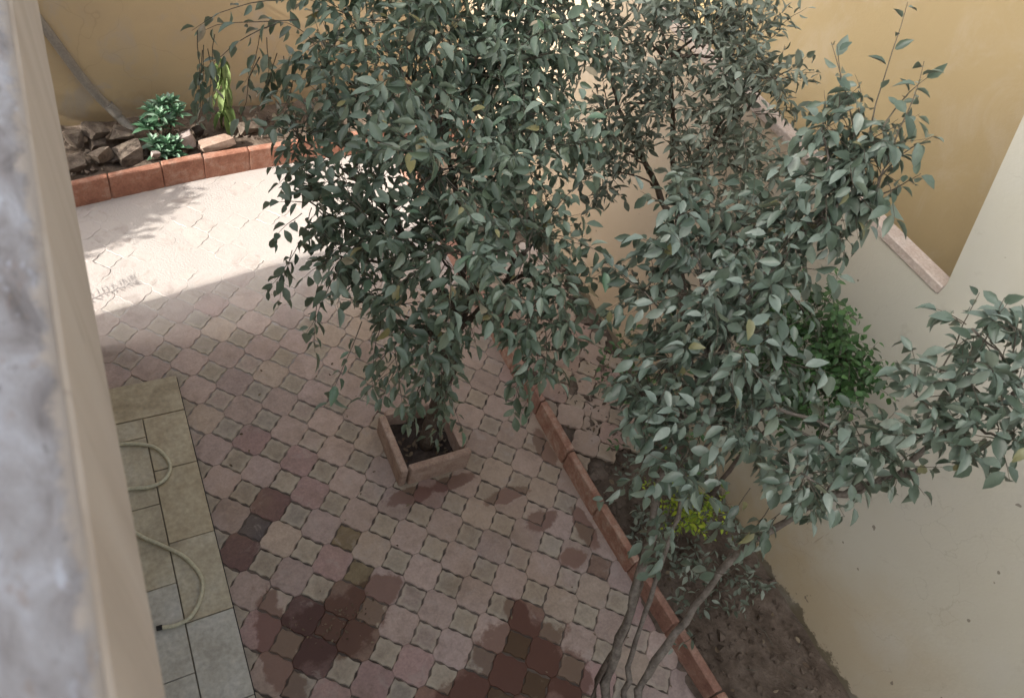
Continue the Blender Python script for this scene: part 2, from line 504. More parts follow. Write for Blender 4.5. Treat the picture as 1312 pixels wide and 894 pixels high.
LM = {
    'dusty': leaf_mat("dusty_green_leaf", [(0.0, (0.047, 0.071, 0.046)), (0.3, (0.089, 0.124, 0.087)), (0.65, (0.131, 0.173, 0.131)), (0.9, (0.195, 0.241, 0.195)), (0.975, (0.248, 0.285, 0.235)), (0.985, (0.169, 0.166, 0.073)), (1.0, (0.179, 0.172, 0.081))], (0.159, 0.194, 0.143), 0.36, 0.12, 0.55),
    'crown': leaf_mat("green_leaf", [(0.0, (0.059, 0.084, 0.051)), (0.35, (0.101, 0.141, 0.091)), (0.7, (0.153, 0.201, 0.142)), (0.93, (0.238, 0.286, 0.215)), (0.955, (0.105, 0.185, 0.105)), (0.972, (0.125, 0.195, 0.12)), (0.98, (0.340, 0.278, 0.187)), (0.988, (0.340, 0.278, 0.187)), (0.99, (0.260, 0.232, 0.094)), (1.0, (0.260, 0.232, 0.094))], (0.191, 0.232, 0.162), 0.36, 0.12, 0.55),
    'far': leaf_mat("olive_leaf", [(0.0, (0.068, 0.085, 0.059)), (0.4, (0.121, 0.145, 0.107)), (0.8, (0.185, 0.213, 0.168)), (1.0, (0.253, 0.284, 0.230))], (0.190, 0.216, 0.166)),
    'deep': leaf_mat("deep_green_leaf", [(0.0, (0.025, 0.062, 0.018)), (0.5, (0.05, 0.115, 0.035)), (1.0, (0.09, 0.18, 0.06))], (0.06, 0.1, 0.05), 0.45),
    'lime': leaf_mat("yellow_green_leaf", [(0.0, (0.104, 0.169, 0.014)), (0.5, (0.221, 0.299, 0.024)), (1.0, (0.351, 0.403, 0.036))], (0.260, 0.325, 0.060), 0.5, 0.25),
    'jade': leaf_mat("blue_green_leaf", [(0.0, (0.084, 0.187, 0.102)), (0.5, (0.150, 0.281, 0.170)), (1.0, (0.253, 0.340, 0.264))], (0.122, 0.221, 0.145), 0.4),
    'pale': leaf_mat("pale_green_leaf", [(0.0, (0.096, 0.156, 0.048)), (0.5, (0.160, 0.234, 0.072)), (1.0, (0.240, 0.312, 0.128))], (0.176, 0.234, 0.096), 0.45, 0.25),
    'dry': leaf_mat("dry_leaf", [(0.0, (0.07, 0.045, 0.028)), (0.5, (0.12, 0.085, 0.052)), (1.0, (0.19, 0.15, 0.10))], (0.13, 0.10, 0.07), 0.8, 0.0),
}

# ------------------------------------------------------------------ the setting
def sheet(name, x0, x1, y0, y1, z, nx, ny, amp, mat, sc=3.0):
    V, Fc = [], []
    for j in range(ny + 1):
        for i in range(nx + 1):
            x = x0 + (x1 - x0) * i / nx; y = y0 + (y1 - y0) * j / ny
            V.append((x, y, z + amp * noise.fractal(Vector((x * sc, y * sc, z * 7)), 1.0, 2.0, 4)))
    for j in range(ny):
        for i in range(nx):
            a = j * (nx + 1) + i
            Fc.append([a, a + 1, a + nx + 2, a + nx + 1])
    o = link(name, mesh_of(name, V, Fc, mat, True))
    return tag(o, kind='structure')

v, f = [(-120, -120, -0.09), (120, -120, -0.09), (120, 120, -0.09), (-120, 120, -0.09)], [[0, 1, 2, 3]]
tag(link('ground', mesh_of('ground', v, f, MT['ground'])), kind='structure')
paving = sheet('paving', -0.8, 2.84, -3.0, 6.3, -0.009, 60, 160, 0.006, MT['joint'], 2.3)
for v_ in paving.data.vertices:      # joint bed raised at the far end so the sunlit patch looks washed out
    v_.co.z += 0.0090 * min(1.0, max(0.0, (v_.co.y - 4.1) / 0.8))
bed_soil = sheet('soil', 2.80, 3.97, -3.0, 6.9, -0.004, 50, 260, 0.045, MT['soil'], 2.6)
back_soil = sheet('soil', -1.5, 3.95, 0.0, 1.0, 0.17, 130, 40, 0.05, MT['soil'], 3.0)
for v_ in back_soil.data.vertices:
    x_ = v_.co.x
    y0_ = 5.985 + 0.21 * x_ - 0.03 * x_ * x_ + 0.05
    v_.co.y = y0_ + v_.co.y * (7.5 - y0_)

# --- paving blocks: octagonal blocks and small squares, wavy edges, laid diagonally
PO = np.array((0.66028, 2.36287)); PA = np.array((0.14095, -0.14189)); PB = np.array((-0.14189, -0.14095))
ea = PA / np.linalg.norm(PA); eb = PB / np.linalg.norm(PB)
G = 0.0035

def paver_mesh(name, half, cut, wav, seed):
    rd = random.Random(seed)
    out = []
    for q in range(4):
        ang = q * math.pi / 2
        c, s = math.cos(ang), math.sin(ang)
        L = half - cut
        prof = [(-L, 0), (-L * 0.45, wav), (L * 0.1, -wav * 0.9), (L * 0.55, wav * 0.9), (L, 0)] if cut > 0 else [(-L + 0.004, -0.002), (-L * 0.4, wav), (L * 0.15, -wav), (L * 0.6, wav)]
        for a, w_ in prof:
            # S-shaped wave alternates so that neighbours interlock
            x, y = half - G + (w_ if q % 2 == 0 else -w_), a
            x += rd.uniform(-0.0016, 0.0016); y += rd.uniform(-0.0016, 0.0016)
            out.append((x * c - y * s, x * s + y * c))
    n = len(out)
    V = []
    for x, y in out:
        k = 1 - 0.005 / max(half, 0.05)
        V.append((x * k, y * k, rd.uniform(-0.0008, 0.0008)))
    V += [(x, y, -0.007) for x, y in out] + [(x, y, -0.024) for x, y in out]
    Fc = [list(range(n))]
    for r in range(2):
        for k in range(n):
            k2 = (k + 1) % n
            Fc.append([r * n + k, (r + 1) * n + k, (r + 1) * n + k2, r * n + k2])
    me = mesh_of(name, V, Fc)
    uv = me.uv_layers.new(name="UVMap")
    for lp in me.loops:
        co = me.vertices[lp.vertex_index].co
        uv.data[lp.index].uv = (co.x, co.y)
    return me

LARGE = [paver_mesh('paver_large', 0.118, 0.030, 0.0058, 5 + k) for k in range(3)]
SMALL = [paver_mesh('paver_small', 0.082, 0.0, 0.0055, 25 + k) for k in range(3)]
PALE = (0.40, 0.355, 0.285)
LR = (0.090, 0.118, (0.32, 0.26, 0.235), 0.16)
SR = (0.044, 0.072, PALE, 0.5)
PM = {
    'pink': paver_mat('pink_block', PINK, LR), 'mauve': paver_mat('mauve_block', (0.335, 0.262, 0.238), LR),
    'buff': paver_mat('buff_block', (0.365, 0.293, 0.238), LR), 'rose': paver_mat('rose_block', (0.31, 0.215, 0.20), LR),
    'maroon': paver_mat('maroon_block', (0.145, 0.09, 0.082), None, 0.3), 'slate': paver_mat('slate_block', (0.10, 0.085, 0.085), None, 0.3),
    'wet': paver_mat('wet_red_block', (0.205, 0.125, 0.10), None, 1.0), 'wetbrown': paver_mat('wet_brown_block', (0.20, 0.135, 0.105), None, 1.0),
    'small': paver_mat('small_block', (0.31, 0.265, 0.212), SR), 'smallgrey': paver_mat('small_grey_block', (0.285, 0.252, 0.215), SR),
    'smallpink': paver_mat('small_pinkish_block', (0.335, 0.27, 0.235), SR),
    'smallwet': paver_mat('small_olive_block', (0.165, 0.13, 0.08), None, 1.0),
}
ALLM = list(PM.values()); KEYM = list(PM.keys())
SPECIAL = {(-1, 2): 'maroon', (-1, 1): 'slate', (-1, 0): 'maroon', (2, 3): 'maroon', (3, 4): 'maroon', (1, 4): 'rose', (3, 1): 'smallwet',
           (3, 2): 'wetbrown', (2, 0): 'smallwet', (4, 3): 'wetbrown', (3, 3): 'wetbrown', (4, 4): 'small', (5, 3): 'small', (4, 2): 'small', (-5, -4): 'mauve',
           (7, 3): 'small', (8, 2): 'smallgrey', (7, 1): 'small', (8, 0): 'small', (9, 2): 'wet', (9, 1): 'wet', (10, 2): 'smallwet', (9, 3): 'smallwet', (10, 1): 'wet', (10, 3): 'wet', (8, 3): 'wet', (11, 2): 'wet',
           (11, 1): 'small', (10, 0): 'small', (9, -1): 'small', (9, 0): 'wet', (7, 4): 'wet', (8, 4): 'wet', (11, 3): 'wet', (6, 5): 'wet', (7, 5): 'small', (11, -3): 'wetbrown', (1, 6): 'maroon',
           (10, 2): 'smallwet', (9, 1): 'smallwet', (-8, -7): 'rose', (-9, -6): 'mauve'}

def proj(p):
    d = Vector(p) - CAM
    z = d.dot(F_)
    if z < 0.05: return None
    return 656 + 924.4 * d.dot(R_) / z, 447 - 924.4 * d.dot(U_) / z, z

cells = []
for i in range(-40, 45):
    for j in range(-40, 45):
        x, y = PO + i * PA + j * PB
        inbed = x > 2.84
        if not (0.0 < x < 2.80 and -1.6 < y < 6.22 or (x <= 0.0 and 3.66 < y < 6.22 and x > -0.75) or (inbed and x < 3.85 and 2.0 < y < 4.6)):
            continue
        large = (i + j) % 2 != 0
        q = proj((x, y, 0))
        vis = q is not None and -40 < q[0] < 1352 and -40 < q[1] < 934 and not (q[0] < 60 + 0.186 * (q[1] - 60) - 20)
        cells.append((i, j, x, y, large, inbed, (1.0 if large else 0.6) / (q[2] ** 2) if vis else -1))
cells.sort(key=lambda c: -c[6])
restV, restF, restM, restUV = [], [], [], []
cnt = 0
for i, j, x, y, large, inbed, sc_ in cells:
    rd = random.Random(i * 971 + j * 13 + 7)
    if (i, j) in SPECIAL: key = SPECIAL[(i, j)]
    elif large:
        key = rd.choice(['pink', 'pink', 'pink', 'mauve', 'mauve', 'buff', 'rose'])
        if x < 2.3 and y < 2.0 and wet_at(x, y) < 0.9 and rd.random() < 0.25: key = 'wetbrown'
    else:
        key = rd.choice(['small', 'small', 'smallgrey', 'smallpink'])
        if wet_at(x, y) < 0.7 and rd.random() < 0.3: key = 'smallwet'
    me = rd.choice(LARGE if large else SMALL)
    dz = rd.uniform(-0.002, 0.0025); tx, ty, tz = (rd.gauss(0, 0.010), rd.gauss(0, 0.010), rd.gauss(0, 0.012))
    if inbed:
        dz += 0.03 + rd.uniform(-0.01, 0.01); tx *= 3; ty *= 3; tz *= 6
        if rd.random() < 0.12: continue
    rot = Matrix(((ea[0], -eb[0], 0), (ea[1], -eb[1], 0), (0, 0, 1))) @ Matrix.Rotation(tz, 3, 'Z') @ Matrix.Rotation(tx, 3, 'X') @ Matrix.Rotation(ty, 3, 'Y') @ Matrix.Rotation(rd.randrange(2) * math.pi, 3, 'Z')
    mw = rot.to_4x4(); mw.translation = (x + rd.uniform(-.002, .002), y + rd.uniform(-.002, .002), dz)
    if cnt < 300 and sc_ > 0:
        if not me.materials: me.materials.append(PM['pink'])
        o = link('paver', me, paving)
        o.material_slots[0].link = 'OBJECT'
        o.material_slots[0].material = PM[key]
        o.matrix_basis = mw
        cnt += 1
    else:
        b = len(restV)
        restV += [tuple(mw @ v_.co) for v_ in me.vertices]
        for p_ in me.polygons:
            restF.append([b + k for k in p_.vertices]); restM.append(KEYM.index(key))
            restUV += [tuple(me.vertices[k].co.xy) for k in p_.vertices]
me = mesh_of('paver_field', restV, restF)
for m_ in ALLM: me.materials.append(m_)
me.polygons.foreach_set("material_index", restM)
uvl = me.uv_layers.new(name="UVMap")
uvl.data.foreach_set("uv", np.array(restUV).ravel())
tag(link('paver_field', me, paving), kind='stuff')

# --- garden walls
# right boundary wall: low with a coping, then rising with a raked end near the street
prof = [(-5.0, -0.1), (7.6, -0.1), (7.6, 2.655), (1.262, 2.655), (1.262, 2.735), (1.56, 3.60), (1.78, 4.25), (-5.0, 4.25)]
bw = thing('boundary_wall', (3.95, 1.2, 0), 'cream and white boundary wall behind the right hand planting bed, low part with a coping', 'wall')
V = [(3.95, y, z) for y, z in prof] + [(4.05, y, z) for y, z in prof]
n = len(prof)
Fc = [list(range(n))[::-1], [n + k for k in range(n)]] + [[k, (k + 1) % n, n + (k + 1) % n, n + k] for k in range(n)]
part('wall', V, Fc, MT['white_wall'], bw)
cp = grain("coping_cement", (0.33, 0.26, 0.215), (0.41, 0.335, 0.285), 8, 0.85, 0.004, (0.45, 0.385, 0.34))
y = 1.264
while y < 7.5:
    L = random.uniform(0.95, 1.1)
    v, f = cbox(3.938, 4.062, y, min(y + L, 7.58) - 0.003, 2.657, 2.715, 0.006, 0.0015)
    part('coping', v, f, cp, bw)
    y += L
# back garden wall (slightly skewed to the yard)
yw = thing('garden_wall', (1.2, 7.05, 0), 'stained yellow garden wall closing the back of the yard behind the rubble bed', 'wall')
def bwy(x): return 6.93 + 0.1 * x
V = []
NX = 24
pts = [(-3.0 + 6.94 * k / NX) for k in range(NX + 1)]
for x in pts:
    V += [(x, bwy(x), -0.1), (x, bwy(x), 2.6), (x, bwy(x) + 0.2, 2.6), (x, bwy(x) + 0.2, -0.1)]
Fc = []
for k in range(NX):
    for q in range(4):
        a, b = k * 4 + q, k * 4 + (q + 1) % 4
        Fc.append([a, b, b + 4, a + 4])
Fc += [[3, 2, 1, 0], [NX * 4 + k for k in range(4)]]
part('wall', V, Fc, MT['yellow_wall'], yw)
# neighbour's ochre house
yh = thing('ochre_house', (5.2, 2, 0), 'plain ochre house wall rising beyond the boundary wall coping', 'house')
v, f = box(5.2, 9.0, -6, 10, -0.1, 4.6)
part('wall', v, f, MT['yellow_house'], yh)
v, f = cbox(5.08, 9.1, -6.1, 10.1, 4.6, 4.78, 0.01)
part('roof_slab', v, f, MT['fascia'], yh)
# own house on the left, with the worn balcony ledge over the step
hs = thing('house', (-1.3, 0, 0), 'low rendered house on the left carrying the worn ledge', 'house')
v, f = box(-2.2, -0.42, -4.5, 4.25, -0.1, 3.62)
part('wall', v, f, MT['house_white'], hs)
v, f = box(-2.2, -0.42, -4.5, 4.24, 3.622, 3.648)
part('terrace_floor', v, f, MT['tile_grey'], hs)
nb = thing('added_shade_block', (-11, -3, 0), 'tall plain rendered block added out of view on the left to shade the yard', 'shade blocker')  # unseen block, added to throw the yard into shade
v, f = box(-14, -8, -12, 2.17, -0.1, 11.8)
part('wall', v, f, MT['house_white'], nb)
v, f = cbox(-14.05, -7.95, -12.05, 2.17, 11.8, 11.95, 0.01)
part('roof_slab', v, f, MT['house_white'], nb)
lg = thing('balcony_ledge', (-0.2, 0, 3.65), 'worn grey topped ledge with a beige side running down the left edge', 'ledge')
NS = 70
V = []
for k in range(NS + 1):
    yy = -1.6 + 5.8 * k / NS
    w1 = 0.004 * noise.noise(Vector((yy * 6, 0.3, 0)))
    w2 = 0.003 * noise.noise(Vector((yy * 9, 5.3, 0)))
    V += [(-0.099 + w1, yy, 4.196), (-0.12, yy, 4.201 + w2), (-0.20, yy, 4.203 - w2), (-0.40, yy, 4.198), (-0.40, yy, 4.12), (-0.099 + w1, yy, 4.12)]
Fc = []
for k in range(NS):
    for q in range(6):
        a, b = k * 6 + q, k * 6 + (q + 1) % 6
        Fc.append([b, a, a + 6, b + 6])
Fc += [[0, 1, 2, 3, 4, 5], [NS * 6 + k for k in range(6)][::-1]]
part('coping', V, Fc, MT['ledge'], lg, True)
V = []
for k in range(NS + 1):
    yy = -1.6 + 5.8 * k / NS
    w1 = 0.002 * noise.noise(Vector((yy * 5, 1.3, 0)))
    V += [(-0.0925 + w1, yy, 4.185), (-0.098 + w1, yy, 4.192), (-0.38, yy, 4.115), (-0.38, yy, 3.65), (-0.094 + w1, yy, 3.65), (-0.091 + w1, yy, 3.66)]
Fc = []
for k in range(NS):
    for q in range(6):
        a, b = k * 6 + q, k * 6 + (q + 1) % 6
        Fc.append([b, a, a + 6, b + 6])
Fc += [[0, 1, 2, 3, 4, 5], [NS * 6 + k for k in range(6)][::-1]]
part('fascia', V, Fc, MT['fascia'], lg)

# --- step with tiles along the house
st = thing('tiled_step', (-0.15, 2, 0), 'low tiled step along the house under the ledge, beige slabs with dark joints', 'step')
v, f = cbox(-0.60, 0.112, -1.6, 3.755, -0.05, 0.045, 0.004)
part('step_base', v, f, MT['cement'], st)
v, f = cbox(-0.60, 0.118, 3.440, 3.765, 0.046, 0.062, 0.003, 0.0008)
part('tile', v, f, MT['tile_ochre'], st)
v, f = box(0.1125, 0.125, -1.6, 3.77, -0.05, 0.026)
part('edge_joint', v, f, MT['black'], st)
ys = [3.434, 2.97, 2.40, 1.84, 1.28, 0.72, 0.16, -0.4, -0.96, -1.5]
for a, b in zip(ys, ys[1:]):
    v, f = cbox(-0.163, 0.118, b + 0.0025, a - 0.0025, 0.046, 0.062 + random.uniform(-.0015, .0015), 0.003, 0.0006)
    part('tile', v, f, MT['tile_ochre'] if a > 2.8 else MT['tile'] if a > 1.9 else MT['tile_grey'], st)
ys = [3.434, 3.27, 2.71, 2.12, 1.53, 0.95, 0.37, -0.2, -0.78, -1.5]
for a, b in zip(ys, ys[1:]):
    v, f = cbox(-0.60, -0.170, b + 0.0025, a - 0.0025, 0.046, 0.062 + random.uniform(-.0015, .0015), 0.003, 0.0006)
    part('tile', v, f, MT['tile'] if a > 2.2 else MT['tile_grey'], st)

# --- kerbs
kb = thing('kerb', (2.82, 2, 0), 'terracotta kerb of upright concrete blocks edging the right hand bed', 'kerb')
def kx(y): return 2.775 + 0.1 * max(0.0, 1.9 - y) / 1.9 * 0.9
ys = [6.2]
while ys[-1] > 2.3: ys.append(ys[-1] - 0.506)
ys = [y - (ys[-1] - 2.11) for y in ys]
ys[0] = 6.2
while ys[-1] > -2.6: ys.append(ys[-1] - 0.50)
for a, b in zip(ys, ys[1:]):
    x0 = kx((a + b) / 2) + random.uniform(-.006, .006)
    pts, _ = cbox(0, 0.062, b + 0.003, a - 0.003, -0.05, 0.2 + random.uniform(-.012, .010), 0.010, 0.005)
    s_ = (kx(b) - kx(a)) / (b - a) + random.uniform(-0.012, 0.012)
    pts = [(p[0] + x0 + s_ * (p[1] - (a + b) / 2), p[1], p[2]) for p in pts]
    v, f = hull(pts)
    part('kerb_block', v, f, MT['kerb_worn'] if random.random() < 0.35 else MT['kerb_dull'], kb)
rk = thing('kerb', (0.5, 6.12, 0), 'terracotta kerb of upright concrete blocks in front of the rubble bed by the yellow wall', 'kerb')
jx = [-1.05, -0.52, -0.04, 0.42, 0.80, 1.24, 1.72, 2.2, 2.68, 3.12, 3.54, 3.94]
for a, b in zip(jx, jx[1:]):
    pts, _ = cbox(a + 0.002, b - 0.002, 0, 0.065, -0.05, 0.255 + random.uniform(-.008, .008), 0.010, 0.005)
    pts = [(p[0], p[1] + 5.985 + 0.21 * p[0] - 0.03 * p[0] ** 2 + random.uniform(-.001, .001), p[2]) for p in pts]
    v, f = hull(pts)
    part('kerb_block', v, f, MT['kerb'], rk)

# --- square planter round the tree
pl = thing('square_planter', (1.72, 2.6, 0), 'square planter of four upright terracotta slabs around the tree trunk', 'planter')
for q, (x0, x1, y0, y1, dx) in enumerate(((1.505, 2.005, 2.335, 2.39, 0), (1.435, 1.49, 2.345, 2.865, 0), (1.495, 1.945, 2.855, 2.905, 0), (1.945, 1.995, 2.42, 2.895, 0))):
    v, f = cbox(x0, x1, y0, y1, -0.03, 0.215 + random.uniform(-.008, .008), 0.008, 0.003)
    part('slab', v, f, MT['planter'], pl)
V, Fc = [], []
for j in range(13):
    for i in range(13):
        x = 1.47 + 0.5 * i / 12; y = 2.37 + 0.5 * j / 12
        V.append((x, y, 0.045 + 0.035 * noise.fractal(Vector((x * 9, y * 9, 0)), 1.0, 2.0, 3)))
for j in range(12):
    for i in range(12):
        a = j * 13 + i
        Fc.append([a, a + 1, a + 14, a + 13])
part('soil', V, Fc, MT['soil_dark'], pl, True)

# --- hose on the step
hz = 0.078
hp = smooth_path([(-0.30, 1.86, hz), (-0.22, 1.845, hz), (-0.13, 1.865, hz), (-0.055, 1.955, hz), (-0.02, 2.09, hz), (-0.085, 2.26, hz), (-0.20, 2.39, hz), (-0.32, 2.51, hz), (-0.42, 2.66, hz),
                  (-0.40, 2.84, hz), (-0.33, 2.875, hz), (-0.22, 2.85, hz), (-0.11, 2.875, hz), (-0.055, 2.98, hz), (-0.10, 3.12, hz), (-0.19, 3.20, hz), (-0.36, 3.25, hz), (-0.55, 3.2, hz)], 9)
ho = thing('garden_hose', (-0.2, 2.4, 0.06), 'cream garden hose lying in loops on the tiled step', 'hose')
v, f = tube(hp, [0.0125] * len(hp), 10)
part('tube', v, f, MT['hose'], ho, True)
v, f = tube([(-0.292, 1.861, hz), (-0.30, 1.862, hz), (-0.325, 1.864, hz)], [0.016, 0.0165, 0.015], 10)
part('nozzle', v, f, MT['black'], ho)

# --- grey pipe leaning on the back wall
pp = thing('drain_pipe', (0.29, 6.8, 0.2), 'grey plastic pipe leaning slantwise against the yellow garden wall', 'pipe')
pth = smooth_path([(-0.85, 6.79, 2.5), (-0.32, 6.845, 1.34), (-0.05, 6.86, 0.66), (0.14, 6.84, 0.32), (0.30, 6.70, 0.16)], 5)
v, f = tube(pth, [0.042] * len(pth), 12)
part('tube', v, f, MT['pipe'], pp, True)
v, f = tube([(0.10, 6.848, 0.40), (0.165, 6.83, 0.30)], [0.05, 0.05], 12)
part('collar', v, f, MT['pipe'], pp)

# --- rubble in the rear bed
def rock(loc, size, mat, label, seed, flat=1.0, rz=0.0):
    rd = random.Random(seed)
    pts = []
    for sx in (-1, 1):
        for sy in (-1, 1):
            for sz in (-1, 1):
                p = Vector((sx * size[0] * rd.uniform(.5, 1.1), sy * size[1] * rd.uniform(.5, 1.1), sz * size[2] * rd.uniform(.6, 1.1)))
                for ax in range(3):
                    q = p.copy(); q[ax] *= rd.uniform(0.6, 0.9)
                    pts.append(q)
    rot = Matrix.Rotation(rz, 3, 'Z') @ Matrix.Rotation(rd.uniform(-.3, .3), 3, 'X') @ Matrix.Rotation(rd.uniform(-.3, .3), 3, 'Y')
    v, f = hull([rot @ p for p in pts])
    o = link('stone', mesh_of('stone', v, f, mat), None, loc)
    tag(o, label, 'stone', 'stones lying in the rear bed')
rock((-0.06, 6.60, .30), (.10, .09, .06), MT['rock'], 'squarish brown stone at the back of the rubble pile left of the pipe foot', 3, rz=.4)
rock((-0.06, 6.57, .21), (.10, .09, .05), MT['rock'], 'brown slab half hidden under the squarish stone by the wall', 12, rz=.2)
rock((-0.05, 6.28, .26), (.10, .085, .06), MT['rock'], 'pale topped stone at the front of the rubble pile just behind the rear kerb', 4, rz=.7)
rock((0.16, 6.58, .27), (.11, .08, .05), MT['rock'], 'flat stone beside the foot of the leaning pipe', 5, rz=-.2)
rock((0.19, 6.32, .235), (.13, .10, .07), MT['rock'], 'largest dark stone between the rubble pile and the succulent', 6, rz=.2)
rock((-0.29, 6.22, .23), (.12, .10, .05), MT['rock'], 'stone half hidden by the ledge at the left end of the rear bed', 7, rz=.1)
rock((-0.24, 6.55, .26), (.07, .08, .08), MT['rock'], 'upright stone beside the ledge at the back of the rubble', 8, rz=.5)
rock((0.71, 6.40, .27), (.075, .07, .08), MT['rock_pale'], 'pale pinkish stone at the right foot of the succulent', 9, rz=.3)
rock((0.96, 6.36, .25), (.16, .07, .045), MT['planter'], 'flat pinkish brick below the pale leaved plant', 10, rz=.2)
rock((1.32, 6.55, .26), (.13, .06, .05), MT['rock'], 'long brown stone to the right of the pale leaved plant', 11, rz=.25)
rock((0.84, 6.58, .24), (.05, .05, .05), MT['soil_dark'], 'small dark stone behind the flat pinkish brick', 14, rz=.25)
rock((0.40, 6.22, .27), (.04, .03, .025), MT['rock_pale'], 'little whitish stone at the left front foot of the succulent', 15, rz=.25)

# ------------------------------------------------------------------ foliage
def leaf_template(wid=0.5, fold=0.10, curl=0.14, droop=0.0):
    st_ = [(0.0, 0.0), (0.16, 0.62), (0.42, 1.0), (0.72, 0.74), (1.0, 0.0)]
    V, Fc = [], []
    for i, (u, w_) in enumerate(st_):
        zc = -curl * u * u
        if w_ == 0: V.append((0, u, zc))
        else:
            h = wid / 2 * w_
            V += [(-h, u, zc + fold * w_), (0, u, zc), (h, u, zc + fold * w_)]
    # order: 0 | 1 2 3 | 4 5 6 | 7 8 9 | 10
    Fc = [[0, 2, 1], [0, 3, 2], [1, 2, 5, 4], [2, 3, 6, 5], [4, 5, 8, 7], [5, 6, 9, 8], [7, 8, 10], [8, 9, 10]]
    return np.array(V), Fc

def unit(v):
    return v / (np.linalg.norm(v) + 1e-9)

class Plant:
    """collects twigs and leaves of one plant, then splits them into leaf parts and one mass"""
    def __init__(s, root):
        s.root = root
        s.P, s.T, s.N, s.S = [], [], [], []
        s.tw = [[], []]
    def leaf(s, p, t, n, size):
        s.P.append(p); s.T.append(t); s.N.append(n); s.S.append(size)
    def twig(s, p, d, L, nleaf, size, droop=0.35, spread=0.9, rad=0.003, start=0.15, up=1.0, hang=0.35):
        p = np.array(p, float); d = unit(np.array(d, float))
        pts = [p]
        k = 6
        for i in range(k):
            d = unit(d + np.array((0, 0, -droop / k)) + rng.normal(0, 0.10, 3))
            pts.append(pts[-1] + d * L / k)
        v, f = tube(pts, [rad * (1 - 0.12 * i) for i in range(k + 1)], 3, False)
        o = len(s.tw[0]); s.tw[0] += v; s.tw[1] += [[a + o for a in q] for q in f]
        ph = rng.uniform(0, 6.28)
        A = np.array(pts)
        for i in range(nleaf):
            u = start + (1 - start) * (i + rng.uniform(-.3, .3) + 0.5) / nleaf
            u = min(max(u, 0), 0.999) * k
            i0 = int(u); q = A[i0] + (A[i0 + 1] - A[i0]) * (u - i0)
            dd = unit(A[i0 + 1] - A[i0])
            a = unit(np.cross(dd, (0.3, 0.2, 1.0))); b = np.cross(dd, a)
            ph += 2.4
            rad_ = a * math.cos(ph) + b * math.sin(ph)
            t = unit(dd * 0.55 + rad_ * spread + np.array((0, 0, -hang)) + rng.normal(0, 0.15, 3))
            n_ = np.array((0, 0, up)) + rng.normal(0, 0.6, 3) + rad_ * 0.3
            n_ = unit(n_ - t * np.dot(n_, t))
            s.leaf(q + t * size * 0.12, t, n_, size * rng.uniform(0.55, 1.22))
    def cluster(s, c, r, ntw, size, **kw):
        c = np.array(c)
        for _ in range(ntw):
            d = unit(rng.normal(0, 1, 3) + np.array((0, 0, 0.25)))
            st_ = c + d * r * rng.uniform(0.0, 0.45)
            L = r * rng.uniform(0.6, 1.0)
            s.twig(st_, d, L, max(4, int(L / (size * 0.34))), size, **kw)
    def finish(s, mat, tmpl, leaf_parts=True, twig_mat='twig', smooth=True):
        TV, TF = tmpl
        off = np.array(s.root.location)
        P = np.array(s.P) - off; T = np.array(s.T); Nn = np.array(s.N); S = np.array(s.S)
        X = np.cross(T, Nn)
        s.arr = (P, T, Nn, S, X)
        s.mat = mat; s.tmpl = tmpl; s.leaf_parts = leaf_parts
        if s.tw[0]:
            o = part('twigs', s.tw[0], s.tw[1], MT[twig_mat], s.root)
            tag(o, kind='stuff')
    def emit(s, chosen):
        P, T, Nn, S, X = s.arr
        TV0, TF = s.tmpl
        VAR = []
        for q in range(5):      # flat, cupped, curled, twisted blades
            A = TV0.copy()
            A[:, 0] *= (1.0, 0.85, 1.12, 0.9, 1.0)[q]
            A[:, 2] += (0.0, -0.16, 0.10, -0.05, -0.28)[q] * A[:, 1] ** 2 + (0, .10, -.06, .05, .12)[q] * np.abs(A[:, 0])
            A[:, 0] += (0.0, 0.06, -0.05, 0.12, -0.10)[q] * A[:, 1] ** 2
            A[:, 2] += (0.0, 0.25, -0.2, 0.4, -0.35)[q] * A[:, 0] * A[:, 1]
            VAR.append(A)
        mes = [mesh_of('leaf', A, TF, LM[s.mat], True) for A in VAR]
        vi = rng.integers(0, 5, len(P))
        for k in chosen:
            o = link('leaf', mes[vi[k]], s.root)
            m_ = Matrix(((X[k][0], T[k][0], Nn[k][0]), (X[k][1], T[k][1], Nn[k][1]), (X[k][2], T[k][2], Nn[k][2]))).to_4x4()
            m_ = m_ @ Matrix.Scale(S[k], 4)
            m_.translation = P[k]
            o.matrix_basis = m_
        rest = np.setdiff1d(np.arange(len(P)), np.array(chosen, int))
        if not len(rest): return
        nv = len(TV0)
        TVr = np.array(VAR)[vi[rest]]
        Vv = P[rest, None, :] + S[rest, None, None] * (TVr[:, :, 0:1] * X[rest, None, :] + TVr[:, :, 1:2] * T[rest, None, :] + TVr[:, :, 2:3] * Nn[rest, None, :])
        Vv = Vv.reshape(-1, 3)
        loops = np.concatenate([np.array(q) for q in TF]); tot = np.array([len(q) for q in TF])
        nl = len(loops)
        idx = (loops[None, :] + (np.arange(len(rest)) * nv)[:, None]).ravel()
        tots = np.tile(tot, len(rest))
        me = bpy.data.meshes.new('foliage')
        me.vertices.add(len(Vv)); me.vertices.foreach_set("co", Vv.ravel())
        me.loops.add(len(idx)); me.loops.foreach_set("vertex_index", idx)
        me.polygons.add(len(tots)); me.polygons.foreach_set("loop_start", np.concatenate([[0], np.cumsum(tots)[:-1]]))
        me.polygons.foreach_set("use_smooth", np.ones(len(tots), bool))
        me.materials.append(LM[s.mat])
        me.update(calc_edges=True); me.validate()
        tag(link('foliage', me, s.root), kind='stuff')

PLANTS = []

